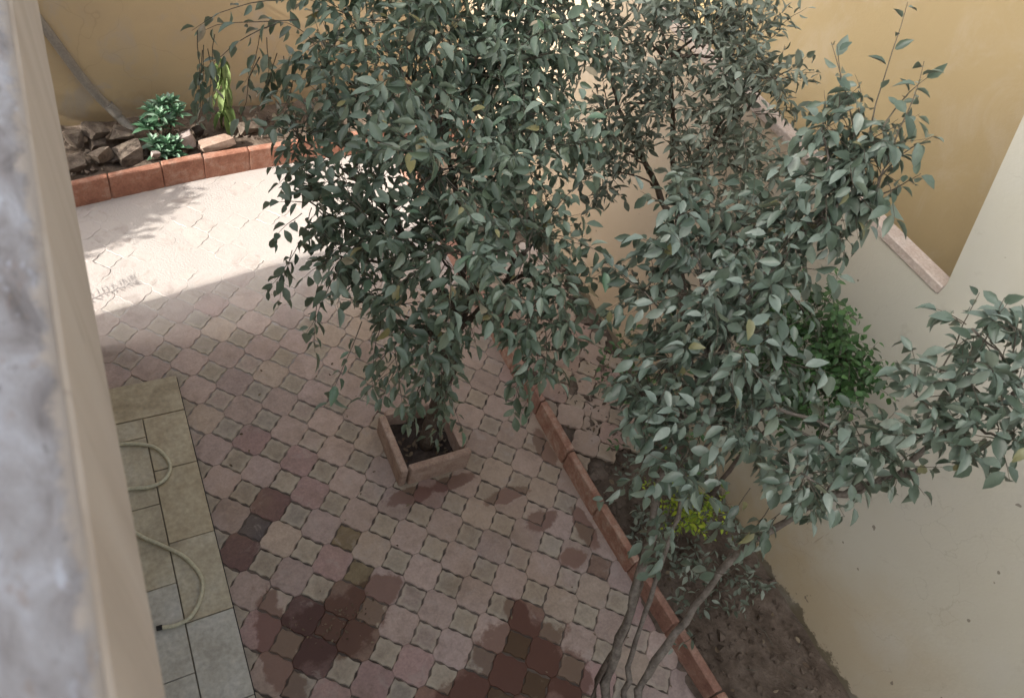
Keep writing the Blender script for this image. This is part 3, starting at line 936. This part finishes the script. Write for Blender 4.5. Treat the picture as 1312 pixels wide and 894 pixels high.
def branch(root, pts, r0, r1, mat, name='branch', n=8, per=5):
    q = smooth_path(pts, per)
    q = [p + Vector((random.gauss(0, .006), random.gauss(0, .006), random.gauss(0, .004))) if 0 < i < len(q) - 1 else p for i, p in enumerate(q)]
    R = [r0 + (r1 - r0) * (i / (len(q) - 1)) ** 0.8 for i in range(len(q))]
    R = [r * random.uniform(0.86, 1.14) for r in R]
    v, f = tube(q, R, n)
    part(name, v, f, MT[mat], root, True)
    return q

def limbs_to(root, skeleton, clusters, mat, r=0.012):
    """one curved limb from the nearest point of the skeleton below to every leaf clump"""
    for c in clusters:
        C_ = Vector(c[:3])
        best = min(skeleton, key=lambda q: (q - C_).length + max(0, q.z - C_.z + 0.25) * 2)
        mid = best.lerp(C_, 0.5) + Vector((random.uniform(-.08, .08), random.uniform(-.08, .08), random.uniform(0.0, .1)))
        q = branch(root, [best, mid, C_ + (C_ - mid) * 0.15], r * random.uniform(.8, 1.3), 0.004, mat, 'branch', 6, 5)

# ---- tree in the square planter
ta = thing('potted_tree', (1.75, 2.6, 0.05), 'bushy dusty green tree growing out of the square planter', 'tree')
A_CL = [(0.86, 3.07, 2.67, .24), (0.84, 2.74, 2.53, .22), (0.88, 2.42, 2.47, .22), (1.10, 3.37, 2.86, .36), (1.06, 2.81, 2.75, .38), (1.06, 2.41, 2.61, .36), (1.05, 2.22, 2.26, .24),
        (1.35, 2.97, 3.01, .45), (1.34, 2.47, 2.87, .45), (1.32, 2.15, 2.66, .4), (1.23, 2.08, 2.13, .27), (1.87, 2.99, 3.06, .45), (1.77, 2.51, 2.89, .42), (1.7, 2.11, 2.72, .38),
        (1.66, 1.88, 2.46, .28), (1.70, 1.76, 2.27, .2), (1.32, 3.59, 2.99, .45), (1.67, 3.4, 3.13, .45), (2.18, 3.14, 3.23, .4), (2.14, 2.7, 2.91, .3), (1.87, 1.90, 2.49, .24), (1.45, 2.5, 2.3, .3), (1.62, 2.35, 1.95, .2),
        (1.1, 2.9, 2.35, .3), (1.9, 2.5, 2.45, .25), (1.95, 3.5, 3.2, .38), (1.6, 3.8, 3.15, .38), (2.3, 3.5, 3.25, .33), (2.05, 3.25, 3.1, .3), (2.0, 2.95, 2.95, .28), (1.75, 3.1, 2.85, .3), (1.6, 2.75, 2.65, .32), (2.0, 3.3, 2.9, .28), (1.85, 2.75, 2.7, .28), (1.5, 3.2, 2.8, .3)]
tr = branch(ta, [(1.75, 2.60, 0.02), (1.73, 2.58, 0.4), (1.70, 2.52, 0.85), (1.69, 2.46, 1.3), (1.66, 2.48, 1.75)], 0.058, 0.036, 'bark_dark', 'trunk', 10, 6)
sk = tr[-8:]
for pts in ([(1.66, 2.48, 1.75), (1.45, 2.5, 2.1), (1.2, 2.65, 2.5)], [(1.66, 2.48, 1.75), (1.68, 2.65, 2.2), (1.6, 2.95, 2.7)], [(1.67, 2.47, 1.6), (1.78, 2.32, 2.1), (1.75, 2.2, 2.5)], [(1.69, 2.46, 1.3), (1.5, 2.38, 1.7), (1.3, 2.25, 2.0)], [(1.68, 2.47, 1.65), (1.9, 2.65, 2.2), (2.1, 2.85, 2.7)]):
    sk += branch(ta, pts, 0.03, 0.014, 'bark_dark', 'branch', 8, 5)
limbs_to(ta, sk, A_CL, 'bark_dark')
PAt = Plant(ta)
for x, y, z, r in A_CL:
    PAt.cluster((x, y, z), r, int(13 + 34 * r), 0.084, droop=0.5, hang=0.6)
# hanging lower shoots round the trunk
for p, d, L in [((1.45, 2.3, 1.95), (-.6, -.2, -.2), .45), ((1.3, 2.2, 2.0), (-.5, -.3, -.4), .5), ((1.2, 2.15, 2.0), (-.6, 0, -.3), .45), ((1.5, 2.35, 1.75), (-.4, -.3, -.6), .5), ((1.55, 2.4, 1.6), (-.5, -.1, -.5), .5), ((1.6, 2.4, 1.5), (-.2, -.3, -.4), .5),
                ((1.66, 2.45, 1.35), (-.3, -.3, -.1), .4), ((1.68, 2.47, 1.1), (-.4, -.1, -.3), .4), 
                ((1.0, 2.2, 2.2), (-.3, -.2, -.6), .45), ((0.8, 2.4, 2.4), (-.2, -.2, -.7), .4), ((0.7, 2.6, 2.4), (-.2, -.2, -.6), .35), ((1.1, 2.1, 2.1), (.1, -.2, -.7), .5), ((1.85, 1.85, 2.3), (.2, -.2, -.6), .35), ((1.75, 1.75, 2.2), (0, -.2, -.7), .35),
                ((1.5, 2.3, 1.6), (-.2, -.4, -.3), .4), ((1.6, 2.35, 1.3), (-.5, -.2, 0), .4)]:
    for _ in range(2):
        PAt.twig(np.array(p) + rng.normal(0, .04, 3), np.array(d) + rng.normal(0, .15, 3), L, 11, 0.085, droop=0.5, hang=0.5)
# small spray at upper left, seen against the yellow wall
for p, d, L in [((1.0, 3.6, 3.0), (-.6, .1, -.1), .5), ((0.9, 3.65, 2.95), (-.7, .1, -.3), .5), ((.8, 3.6, 2.8), (-.4, -.1, -.6), .4), ((.95, 3.7, 3.05), (-.8, .1, .0), .5), ((1.0, 3.5, 2.9), (-.3, 0, -.6), .45)]:
    PAt.twig(p, d, L, 8, 0.085, droop=0.5, hang=0.5, rad=0.004)
for k in range(9):
    PAt.twig((random.choice((random.uniform(.52, .60), random.uniform(.80, .95))), random.uniform(3.55, 3.7), random.uniform(2.75, 3.0)), (random.uniform(-.3, .1), 0, -.9), random.uniform(.3, .5), 8, 0.085, droop=0.3, hang=0.8, rad=0.003)
PAt.finish('crown', leaf_template(0.46, 0.14, 0.2))
PLANTS.append(PAt)

# ---- tree further back in the bed
tc = thing('garden_tree', (3.68, 2.25, 0.0), 'fine leaved olive green tree standing in the bed behind the planter tree', 'tree')
C_CL = [(2.62, 3.25, 3.02, .35), (2.81, 3.04, 3.19, .4), (2.97, 2.78, 3.29, .4), (3.15, 2.61, 3.34, .33), (2.75, 3.03, 2.66, .26), (2.92, 2.75, 2.92, .35), (3.1, 2.47, 3.05, .36), (3.17, 2.40, 3.32, .22), (3.01, 2.46, 2.69, .3), (3.13, 2.25, 2.85, .26), (2.82, 2.86, 2.54, .18), (2.64, 2.82, 2.47, .18),
        (2.9, 3.4, 3.4, .35), (3.2, 3.0, 3.5, .35)]
tr = branch(tc, [(3.68, 2.25, -0.02), (3.66, 2.25, 0.6), (3.56, 2.35, 1.3), (3.35, 2.6, 1.95)], 0.04, 0.026, 'bark_dark', 'trunk', 9, 6)
sk = tr[-8:]
for pts in ([(3.35, 2.6, 1.95), (3.1, 2.85, 2.35), (2.78, 3.05, 2.75)], [(3.35, 2.6, 1.95), (3.22, 2.6, 2.4), (3.12, 2.55, 2.8)], [(3.37, 2.57, 1.9), (3.2, 2.85, 2.5), (3.0, 3.0, 3.1)]):
    sk += branch(tc, pts, 0.026, 0.012, 'bark_dark', 'branch', 8, 5)
limbs_to(tc, sk, C_CL, 'bark_dark', 0.010)
PC = Plant(tc)
for x, y, z, r in C_CL:
    PC.cluster((x, y, z), r, int(16 + 46 * r), 0.077, droop=0.3, hang=0.15, up=0.8)
for _ in range(5):
    PC.twig(np.array((2.62, 2.75, 2.2)) + rng.normal(0, .03, 3), (-.2, -.1, .9), .3, 9, 0.075, droop=0.2, hang=0.2)
PC.finish('far', leaf_template(0.38))
PLANTS.append(PC)

# ---- many stemmed tree in front on the right
tb = thing('broadleaf_tree', (2.0, -0.45, 0.0), 'broad leaved grey green tree with leaning grey stems in front of the white boundary wall', 'tree')
B_CL = [(2.34, 1.87, 2.95, .28), (2.52, 1.7, 3.02, .33), (2.12, 1.64, 2.7, .26), (2.25, 1.49, 2.88, .34), (2.52, 1.42, 2.98, .32), (2.66, 1.52, 3.11, .2), (2.08, 1.32, 2.62, .28), (2.23, 1.17, 2.82, .32), (2.40, 1.07, 2.82, .2), (2.01, 1.25, 2.38, .23), (2.08, 1.0, 2.55, .28), (2.29, 0.91, 2.58, .26), (2.44, 0.70, 2.68, .2), (1.95, 0.90, 2.38, .2), (2.29, 0.60, 2.65, .18), (2.55, 0.58, 2.78, .18)]
BT_CL = [(2.8, 1.59, 3.33, .25), (2.88, 1.62, 3.48, .25), (2.93, 1.47, 3.46, .2), (2.8, 1.75, 3.5, .2), (2.80, 1.46, 3.21, .18), (2.86, 1.5, 3.33, .2)]
BR_CL = [(2.79, .68, 3.33, .15), (2.86, .58, 3.40, .13), (2.68, .56, 2.42, .17), (2.80, .50, 2.62, .15), (2.62, .60, 2.25, .13), (2.61, .47, 2.99, .18), (2.7, .44, 3.08, .2), (2.74, .34, 3.12, .18), (2.74, .57, 3.2, .18), (2.79, .50, 3.26, .2), (2.64, .62, 3.05, .18), (2.82, .42, 3.2, .2)]
s1 = branch(tb, [(1.90, -0.46, 0.0), (1.91, 0.0, 0.3), (1.93, 0.36, 0.6), (2.04, 0.61, 1.05), (2.16, 0.85, 1.5), (2.17, 1.02, 1.85), (2.25, 1.17, 2.2), (2.33, 1.34, 2.6)], 0.038, 0.015, 'bark', 'trunk', 10, 5)
s1b = branch(tb, [(1.80, -0.45, 0.0), (1.83, 0.05, 0.3), (1.86, 0.40, 0.62), (2.07, 0.60, 1.0), (2.14, 0.83, 1.45), (2.16, 0.95, 1.7)], 0.024, 0.012, 'bark_dark', 'branch', 8, 5)
s1c = branch(tb, [(2.0, -0.42, 0.0), (2.04, 0.1, 0.4), (2.06, 0.38, 0.7), (2.17, 0.62, 1.1), (2.28, 0.85, 1.6), (2.3, 1.0, 2.1), (2.35, 1.1, 2.6)], 0.022, 0.009, 'bark', 'branch', 8, 5)
s2 = branch(tb, [(2.02, -0.50, 0.0), (2.05, -0.1, 0.35), (2.11, 0.3, 0.7), (2.38, 0.49, 1.1), (2.55, 0.60, 1.5), (2.63, 0.60, 1.9), (2.70, 0.56, 2.25), (2.78, 0.50, 2.48), (2.90, 0.44, 2.62)], 0.029, 0.015, 'bark', 'branch', 9, 5)
s2b = branch(tb, [(2.84, 0.47, 2.56), (2.88, 0.50, 2.75), (2.95, 0.50, 2.95), (3.02, 0.46, 3.1)], 0.016, 0.006, 'bark', 'branch', 7, 5)
sk = s1[-22:] + s1c[-8:]
limbs_to(tb, sk, B_CL, 'bark', 0.010)
mids = branch(tb, [s1[-6], (2.5, 1.4, 2.85), (2.78, 1.5, 3.2)], 0.012, 0.008, 'bark', 'branch', 7, 5)
limbs_to(tb, mids[-3:], BT_CL, 'bark', 0.008)
limbs_to(tb, s2[-14:] + s2b, BR_CL, 'bark', 0.008)
PBt = Plant(tb)
for x, y, z, r in B_CL:
    PBt.cluster((x, y, z), r, int(12 + 46 * r), 0.086, droop=0.6, hang=0.75)
for x, y, z, r in BT_CL:
    PBt.cluster((x, y, z), r, int(10 + 38 * r), 0.088, droop=0.5, hang=0.75)
for x, y, z, r in BR_CL:
    PBt.cluster((x, y, z), r, int(6 + 22 * r), 0.082, droop=0.3, hang=0.6)
for p, q in [((2.8, 1.41, 3.19), (2.91, 1.91, 3.80)), ((2.9, 1.56, 3.49), (3.07, 2.01, 3.95)), ((2.95, 1.49, 3.5), (3.02, 1.64, 3.88)), ((2.9, 1.45, 3.45), (3.03, 1.46, 3.68)), ((2.85, 1.6, 3.5), (2.94, 1.95, 3.84)), ((2.9, 1.4, 3.4), (3.02, 1.36, 3.52)), ((2.95, 1.6, 3.6), (3.1, 1.7, 3.8)),
             ((2.66, .61, 3.1), (2.80, .84, 3.42)), ((2.74, .57, 3.2), (2.88, .74, 3.45)), ((2.8, .5, 3.26), (2.92, .62, 3.5)), ((2.74, .57, 3.15), (2.78, .68, 3.32)), ((2.7, .44, 3.0), (2.76, .30, 2.98))]:
    d = np.array(q) - np.array(p)
    PBt.twig(p, d, np.linalg.norm(d), 7, 0.075, droop=0.05, hang=0.1, rad=0.005, start=0.35)
for p, d, L in [((2.1, .9, 2.0), (-.3, -.2, -.3), .35), ((2.05, .8, 2.1), (-.2, -.3, -.5), .35), ((2.0, 1.1, 2.2), (-.4, .1, -.4), .35), ((2.3, .7, 2.3), (.1, -.2, -.6), .35), ((2.4, .6, 2.3), (.1, 0, -.7), .35), ((2.5, .58, 1.6), (-.1, .2, -.3), .3)]:
    for _ in range(2):
        PBt.twig(np.array(p) + rng.normal(0, .04, 3), np.array(d) + rng.normal(0, .15, 3), L, 9, 0.09, droop=0.5, hang=0.5)
PBt.finish('dusty', leaf_template(0.50, 0.14, 0.2))
PLANTS.append(PBt)

# ---- deep green climber against the boundary wall
sb = thing('climbing_shrub', (3.72, 1.35, 0.0), 'deep green small leaved shrub climbing the white boundary wall', 'shrub')
S_CL = [(3.55, 1.30, 2.18, .22), (3.62, 1.20, 2.05, .2), (3.60, 1.42, 2.25, .24), (3.66, 1.55, 2.30, .22), (3.64, 1.25, 2.28, .18), (3.68, 1.17, 2.2, .18), (3.5, 1.5, 2.05, .24), (3.62, 1.72, 2.30, .22), (3.55, 1.25, 1.9, .2), (3.6, 1.5, 1.8, .25), (3.58, 1.75, 2.0, .25)]
S_CL = [(x - 0.12, y - 0.02, z - 0.05, r * 1.12) for x, y, z, r in S_CL]
q = branch(sb, [(3.72, 1.35, 0.0), (3.74, 1.4, .7), (3.7, 1.38, 1.4), (3.65, 1.35, 2.0)], 0.022, 0.012, 'bark_dark', 'stem', 7, 5)
limbs_to(sb, q[-8:], S_CL, 'bark_dark', 0.007)
PS = Plant(sb)
for x, y, z, r in S_CL:
    PS.cluster((x, y, z), r, int(10 + 60 * r), 0.055, droop=0.5, hang=0.5)
PS.finish('deep', leaf_template(0.6))
PLANTS.append(PS)

# ---- yellow-green seedling in the bed
ys_ = thing('seedling', (3.2, 1.28, 0.0), 'small yellow green seedling low in the bed beneath the grey stems', 'plant')
PY = Plant(ys_)
for _k in range(5):
    branch(ys_, [(3.2, 1.28, 0.0), (3.17 + random.uniform(-.06, .06), 1.26 + random.uniform(-.1, .1), .3), (3.12 + random.uniform(-.12, .12), 1.22 + random.uniform(-.18, .18), .68)], 0.006, 0.003, 'twig', 'stem', 5, 4)
for k in range(44):
    b = (3.12 + random.uniform(-.14, .14), 1.22 + random.uniform(-.2, .24), random.uniform(0.45, .75))
    PY.twig(b, (random.uniform(-.6, .6), random.uniform(-.6, .6), .8), random.uniform(.12, .3), 9, 0.046, droop=0.5, hang=0.15)
PY.finish('lime', leaf_template(0.5))
PLANTS.append(PY)
lw = thing('leafy_plant', (3.25, 1.0, 0.0), 'straggly dull green plant low in the bed beside the leaning branch', 'plant')
PL = Plant(lw)
for k in range(64):
    b = (3.25 + random.uniform(-.28, .45), 0.95 + random.uniform(-.5, .9), random.uniform(0.0, .2))
    PL.twig(b, (random.uniform(-.5, .5), random.uniform(-.5, .5), .9), random.uniform(.2, .45), 8, 0.07, droop=0.6, hang=0.3)
PL.finish('far', leaf_template(0.42))
PLANTS.append(PL)
lw2 = thing('shrub', (3.5, 2.2, 0.0), 'dark low shrub in the bed behind the kerb beneath the fine leaved tree', 'shrub')
PL2 = Plant(lw2)
for k in range(46):
    b = (3.5 + random.uniform(-.25, .3), 2.0 + random.uniform(-.6, .7), random.uniform(0.1, .8))
    PL2.twig(b, (random.uniform(-.5, .5), random.uniform(-.5, .5), .7), random.uniform(.2, .45), 8, 0.07, droop=0.6, hang=0.3)
q = branch(lw2, [(3.5, 2.2, -0.02), (3.52, 2.15, .4), (3.5, 2.1, .9)], 0.014, 0.006, 'bark_dark', 'stem', 6, 4)
PL2.finish('deep', leaf_template(0.42))
PLANTS.append(PL2)

# ---- rear bed plants
su = thing('succulent', (0.50, 6.42, 0.17), 'blue green rosette succulent growing among the stones of the rear bed', 'plant')
PU = Plant(su)
heads = [(0.40, 6.36, .30), (0.52, 6.33, .30), (0.45, 6.46, .42), (0.57, 6.45, .46), (0.54, 6.58, .56), (0.45, 6.58, .50), (0.66, 6.52, .50), (0.60, 6.34, .28), (0.37, 6.48, .40), (0.63, 6.6, .56), (0.50, 6.45, .52), (0.44, 6.28, .24), (0.55, 6.27, .24)]
for hx, hy, hz_ in heads:
    q = branch(su, [(0.5 + (hx - .5) * .4, 6.42 + (hy - 6.42) * .4, .16), ((hx + .5) / 2, (hy + 6.42) / 2, hz_ * .7), (hx, hy, hz_)], 0.014, 0.009, 'twig', 'stem', 6, 3)
    for k in range(15):
        a = k * 2.4; el = 1.2 - k * 0.075
        t = unit(np.array((math.cos(a) * math.cos(el), math.sin(a) * math.cos(el), math.sin(el))))
        n_ = np.array((-math.cos(a) * math.sin(el), -math.sin(a) * math.sin(el), math.cos(el)))
        PU.leaf(np.array((hx, hy, hz_ - k * .003)), t, unit(n_), 0.10 + 0.0035 * k)
PU.finish('jade', leaf_template(0.42, 0.12, 0.1))
PLANTS.append(PU)
lp = thing('pale_leaved_plant', (1.07, 6.62, 0.17), 'slender plant with long drooping pale green leaves by the yellow wall', 'plant')
q = branch(lp, [(1.10, 6.62, .15), (1.12, 6.64, .4), (1.13, 6.68, .7), (1.13, 6.7, .92)], 0.014, 0.006, 'twig', 'stem', 6, 4)
PP = Plant(lp)
for k in range(40):
    u = k / 39; a = k * 2.4
    c = q[min(int(u * (len(q) - 1)), len(q) - 1)]
    zz = 0.38 + 0.58 * u
    t = unit(np.array((math.cos(a) * .45, math.sin(a) * .45, -.75)))
    n_ = unit(np.array((math.cos(a), math.sin(a), .5)))
    PP.leaf(np.array((c.x + random.uniform(-.03, .03), c.y, zz)), t, unit(n_ - t * np.dot(n_, t)), random.uniform(.18, .29))
PP.finish('pale', leaf_template(0.30, 0.08, 0.2))
PLANTS.append(PP)

# ---- tree and palm hidden beyond the house corner; their shade falls on the paving
tl = thing('shade_tree', (-2.9, 5.6, -0.05), 'leafy tree beyond the house corner casting dappled shade on the rear paving', 'tree')
SH = 1 / math.tan(SUN_EL)
def up_sun(x, y, z, z0=0.0):
    return (x - (z - z0) * SH * math.cos(SUN_AZ), y - (z - z0) * SH * math.sin(SUN_AZ), z)
L_CL = [up_sun(*q[:4]) + (q[4],) for q in ((-.35, 5.95, 1.9, 0, .38), (.22, 5.88, 1.9, 0, .22), (-.1, 5.65, 1.8, 0, .22), (-.25, 5.55, 1.7, 0, .24), (.1, 6.05, 2.0, 0, .34), (-.5, 5.4, 1.6, 0, .2), (.0, 6.75, 2.2, 0.2, .4), (.1, 7, 2.2, .9, .4), (.7, 7, 2.3, 1.0, .4), (.35, 7.0, 2.5, 1.4, .4), (1.0, 7, 2.4, 1.3, .35), (1.0, 7, 2.1, .5, .3), (.55, 6.8, 2.1, .5, .3), (-.3, 7.0, 2.3, .8, .4))]
q = branch(tl, [(-2.9, 5.6, -.05), (-2.88, 5.65, .5), (-2.8, 5.75, 1.1), (-2.7, 5.85, 1.6)], 0.07, 0.04, 'bark', 'trunk', 8, 5)
limbs_to(tl, q[-8:], L_CL, 'bark', 0.015)
PT = Plant(tl)
for x, y, z, r in L_CL:
    PT.cluster((x, y, z), r, int(26 + 80 * r), 0.09, droop=0.4)
PT.finish('crown', leaf_template(0.48), leaf_parts=False)
PT.leaf_parts = False
PLANTS.append(PT)
pm = thing('palm', (-0.95, 4.62, -0.05), 'small feather leaved palm by the house corner', 'palm')
V, Fc = [], []
PPm = Plant(pm)
for a in (0.5, 2.2, 4.3):
    d = np.array((math.cos(a), math.sin(a), 0))
    pts = [np.array((-0.95, 4.62, .15)) + d * (.34 * u) + np.array((0, 0, .55 * u - .3 * u * u)) for u in np.linspace(0, 1.1, 9)]
    branch(pm, [tuple(p) for p in pts], 0.008, 0.003, 'twig', 'frond', 5, 2)
    sd_ = np.array((-d[1], d[0], 0))
    for k in range(16):
        u = 1.5 + 7.2 * k / 16 * .85; i0 = int(u)
        p = pts[i0] + (pts[i0 + 1] - pts[i0]) * (u - i0)
        for sg in (-1, 1):
            t = unit(sd_ * sg + d * .7 + np.array((0, 0, -.15)))
            PPm.leaf(p, t, unit(np.array((0, 0, 1.)) - t * t[2]), .10)
PPm.finish('pale', leaf_template(0.12, 0.02, 0.1), leaf_parts=False)
PLANTS.append(PPm)

# ---- leaves that show largest become leaf parts (at most 300 a plant), the rest one mass each
grid = {}
for pi, pl_ in enumerate(PLANTS):
    P, T, Nn, S, X = pl_.arr
    W_ = P + np.array(pl_.root.location) + T * (S * 0.5)[:, None]
    D = W_ - np.array(CAM)
    z = D @ np.array(F_)
    u = 656 + 924.4 * (D @ np.array(R_)) / z
    v_ = 447 - 924.4 * (D @ np.array(U_)) / z
    pl_.area = (S / z) ** 2 * np.abs((Nn * (D / np.linalg.norm(D, axis=1)[:, None])).sum(1))
    ok = (z > .1) & (u > 0) & (u < 1312) & (v_ > 0) & (v_ < 894)
    for k in np.nonzero(ok)[0]:
        key = (int(u[k] // 7), int(v_[k] // 7))
        if key not in grid or grid[key][0] > z[k]: grid[key] = (z[k], pi, k)
front = {}
for zc, pi, k in grid.values(): front.setdefault(pi, []).append(k)
for pi, pl_ in enumerate(PLANTS):
    ch = []
    if pl_.leaf_parts:
        ch = sorted(front.get(pi, []), key=lambda k: -pl_.area[k])[:300]
    pl_.emit(ch)

# ---- fallen leaves
def litter(name, n, area, z, mat, size, flatn=0.25):
    TV, TF = leaf_template(0.5, 0.12, 0.25)
    V, Fc = [], []
    for _ in range(n):
        x, y = area()
        a = random.uniform(0, 6.28); s = size * random.uniform(.5, 1.2)
        rot = Matrix.Rotation(a, 3, 'Z') @ Matrix.Rotation(random.gauss(0, flatn), 3, 'X') @ Matrix.Rotation(random.gauss(0, flatn), 3, 'Y')
        o = len(V)
        V += [tuple(rot @ Vector(q) * s + Vector((x, y, z + 0.012))) for q in TV]
        Fc += [[k + o for k in q] for q in TF]
    return tag(link(name, mesh_of(name, V, Fc, LM[mat], True)), kind='stuff')
litter('bed_leaf_litter', 150, lambda: (random.uniform(2.9, 3.9), random.uniform(-1, 5)), 0.03, 'dry', 0.055, 0.6)
litter('yard_leaf_litter', 60, lambda: (random.gauss(.72, .13), random.gauss(1.52, .08)), 0.0, 'dry', 0.022)
litter('planter_leaf_litter', 40, lambda: (random.uniform(1.52, 1.92), random.uniform(2.42, 2.8)), 0.06, 'dry', 0.05)
litter('scattered_leaf_litter', 45, lambda: (random.uniform(.3, 2.7), random.uniform(.2, 5)), 0.002, 'dry', 0.03)

# ---- clods and pebbles on the bed
V, Fc = [], []
for _ in range(1000):
    x, y = random.uniform(2.9, 3.93), random.uniform(-1.0, 5.5)
    s = random.choice((.008, .012, .018, .03, .042)) * random.uniform(.7, 1.2)
    v, f = hull([Vector((random.gauss(0, 1), random.gauss(0, 1), random.gauss(0, .7))).normalized() * s * random.uniform(.7, 1.1) + Vector((x, y, 0.01 + random.uniform(0, .02))) for _ in range(9)])
    o = len(V); V += v; Fc += [[k + o for k in q] for q in f]
SV, SF = [], []
for _ in range(90):
    x, y, a, L = random.uniform(2.92, 3.9), random.uniform(-1, 4.5), random.uniform(0, 6.3), random.uniform(.05, .22)
    z_ = random.uniform(.012, .03)
    v, f = tube([(x, y, z_), (x + L * .5 * math.cos(a), y + L * .5 * math.sin(a), z_ + .012), (x + L * math.cos(a + .2), y + L * math.sin(a + .2), z_)], [.004, .0035, .002], 4, False)
    o = len(SV); SV += v; SF += [[k + o for k in q] for q in f]
tag(link('fallen_twigs', mesh_of('fallen_twigs', SV, SF, MT['twig'])), kind='stuff')
RV, RF = [], []
for _ in range(160):
    x = random.uniform(-.5, 1.9); y = 6.16 + 0.18 * x + abs(random.gauss(0, .25))
    if y > bwy(x) - .05: continue
    s = random.choice((.012, .018, .026, .04)) * random.uniform(.7, 1.2)
    v, f = hull([Vector((random.gauss(0, 1), random.gauss(0, 1), random.gauss(0, .7))).normalized() * s * random.uniform(.7, 1.1) + Vector((x, y, 0.19 + random.uniform(0, .02))) for _ in range(9)])
    o = len(RV); RV += v; RF += [[k + o for k in q] for q in f]
tag(link('rubble_bits', mesh_of('rubble_bits', RV, RF, MT['rock'])), kind='stuff')
tag(link('soil_clods', mesh_of('soil_clods', V, Fc, MT['soil'])), kind='stuff')
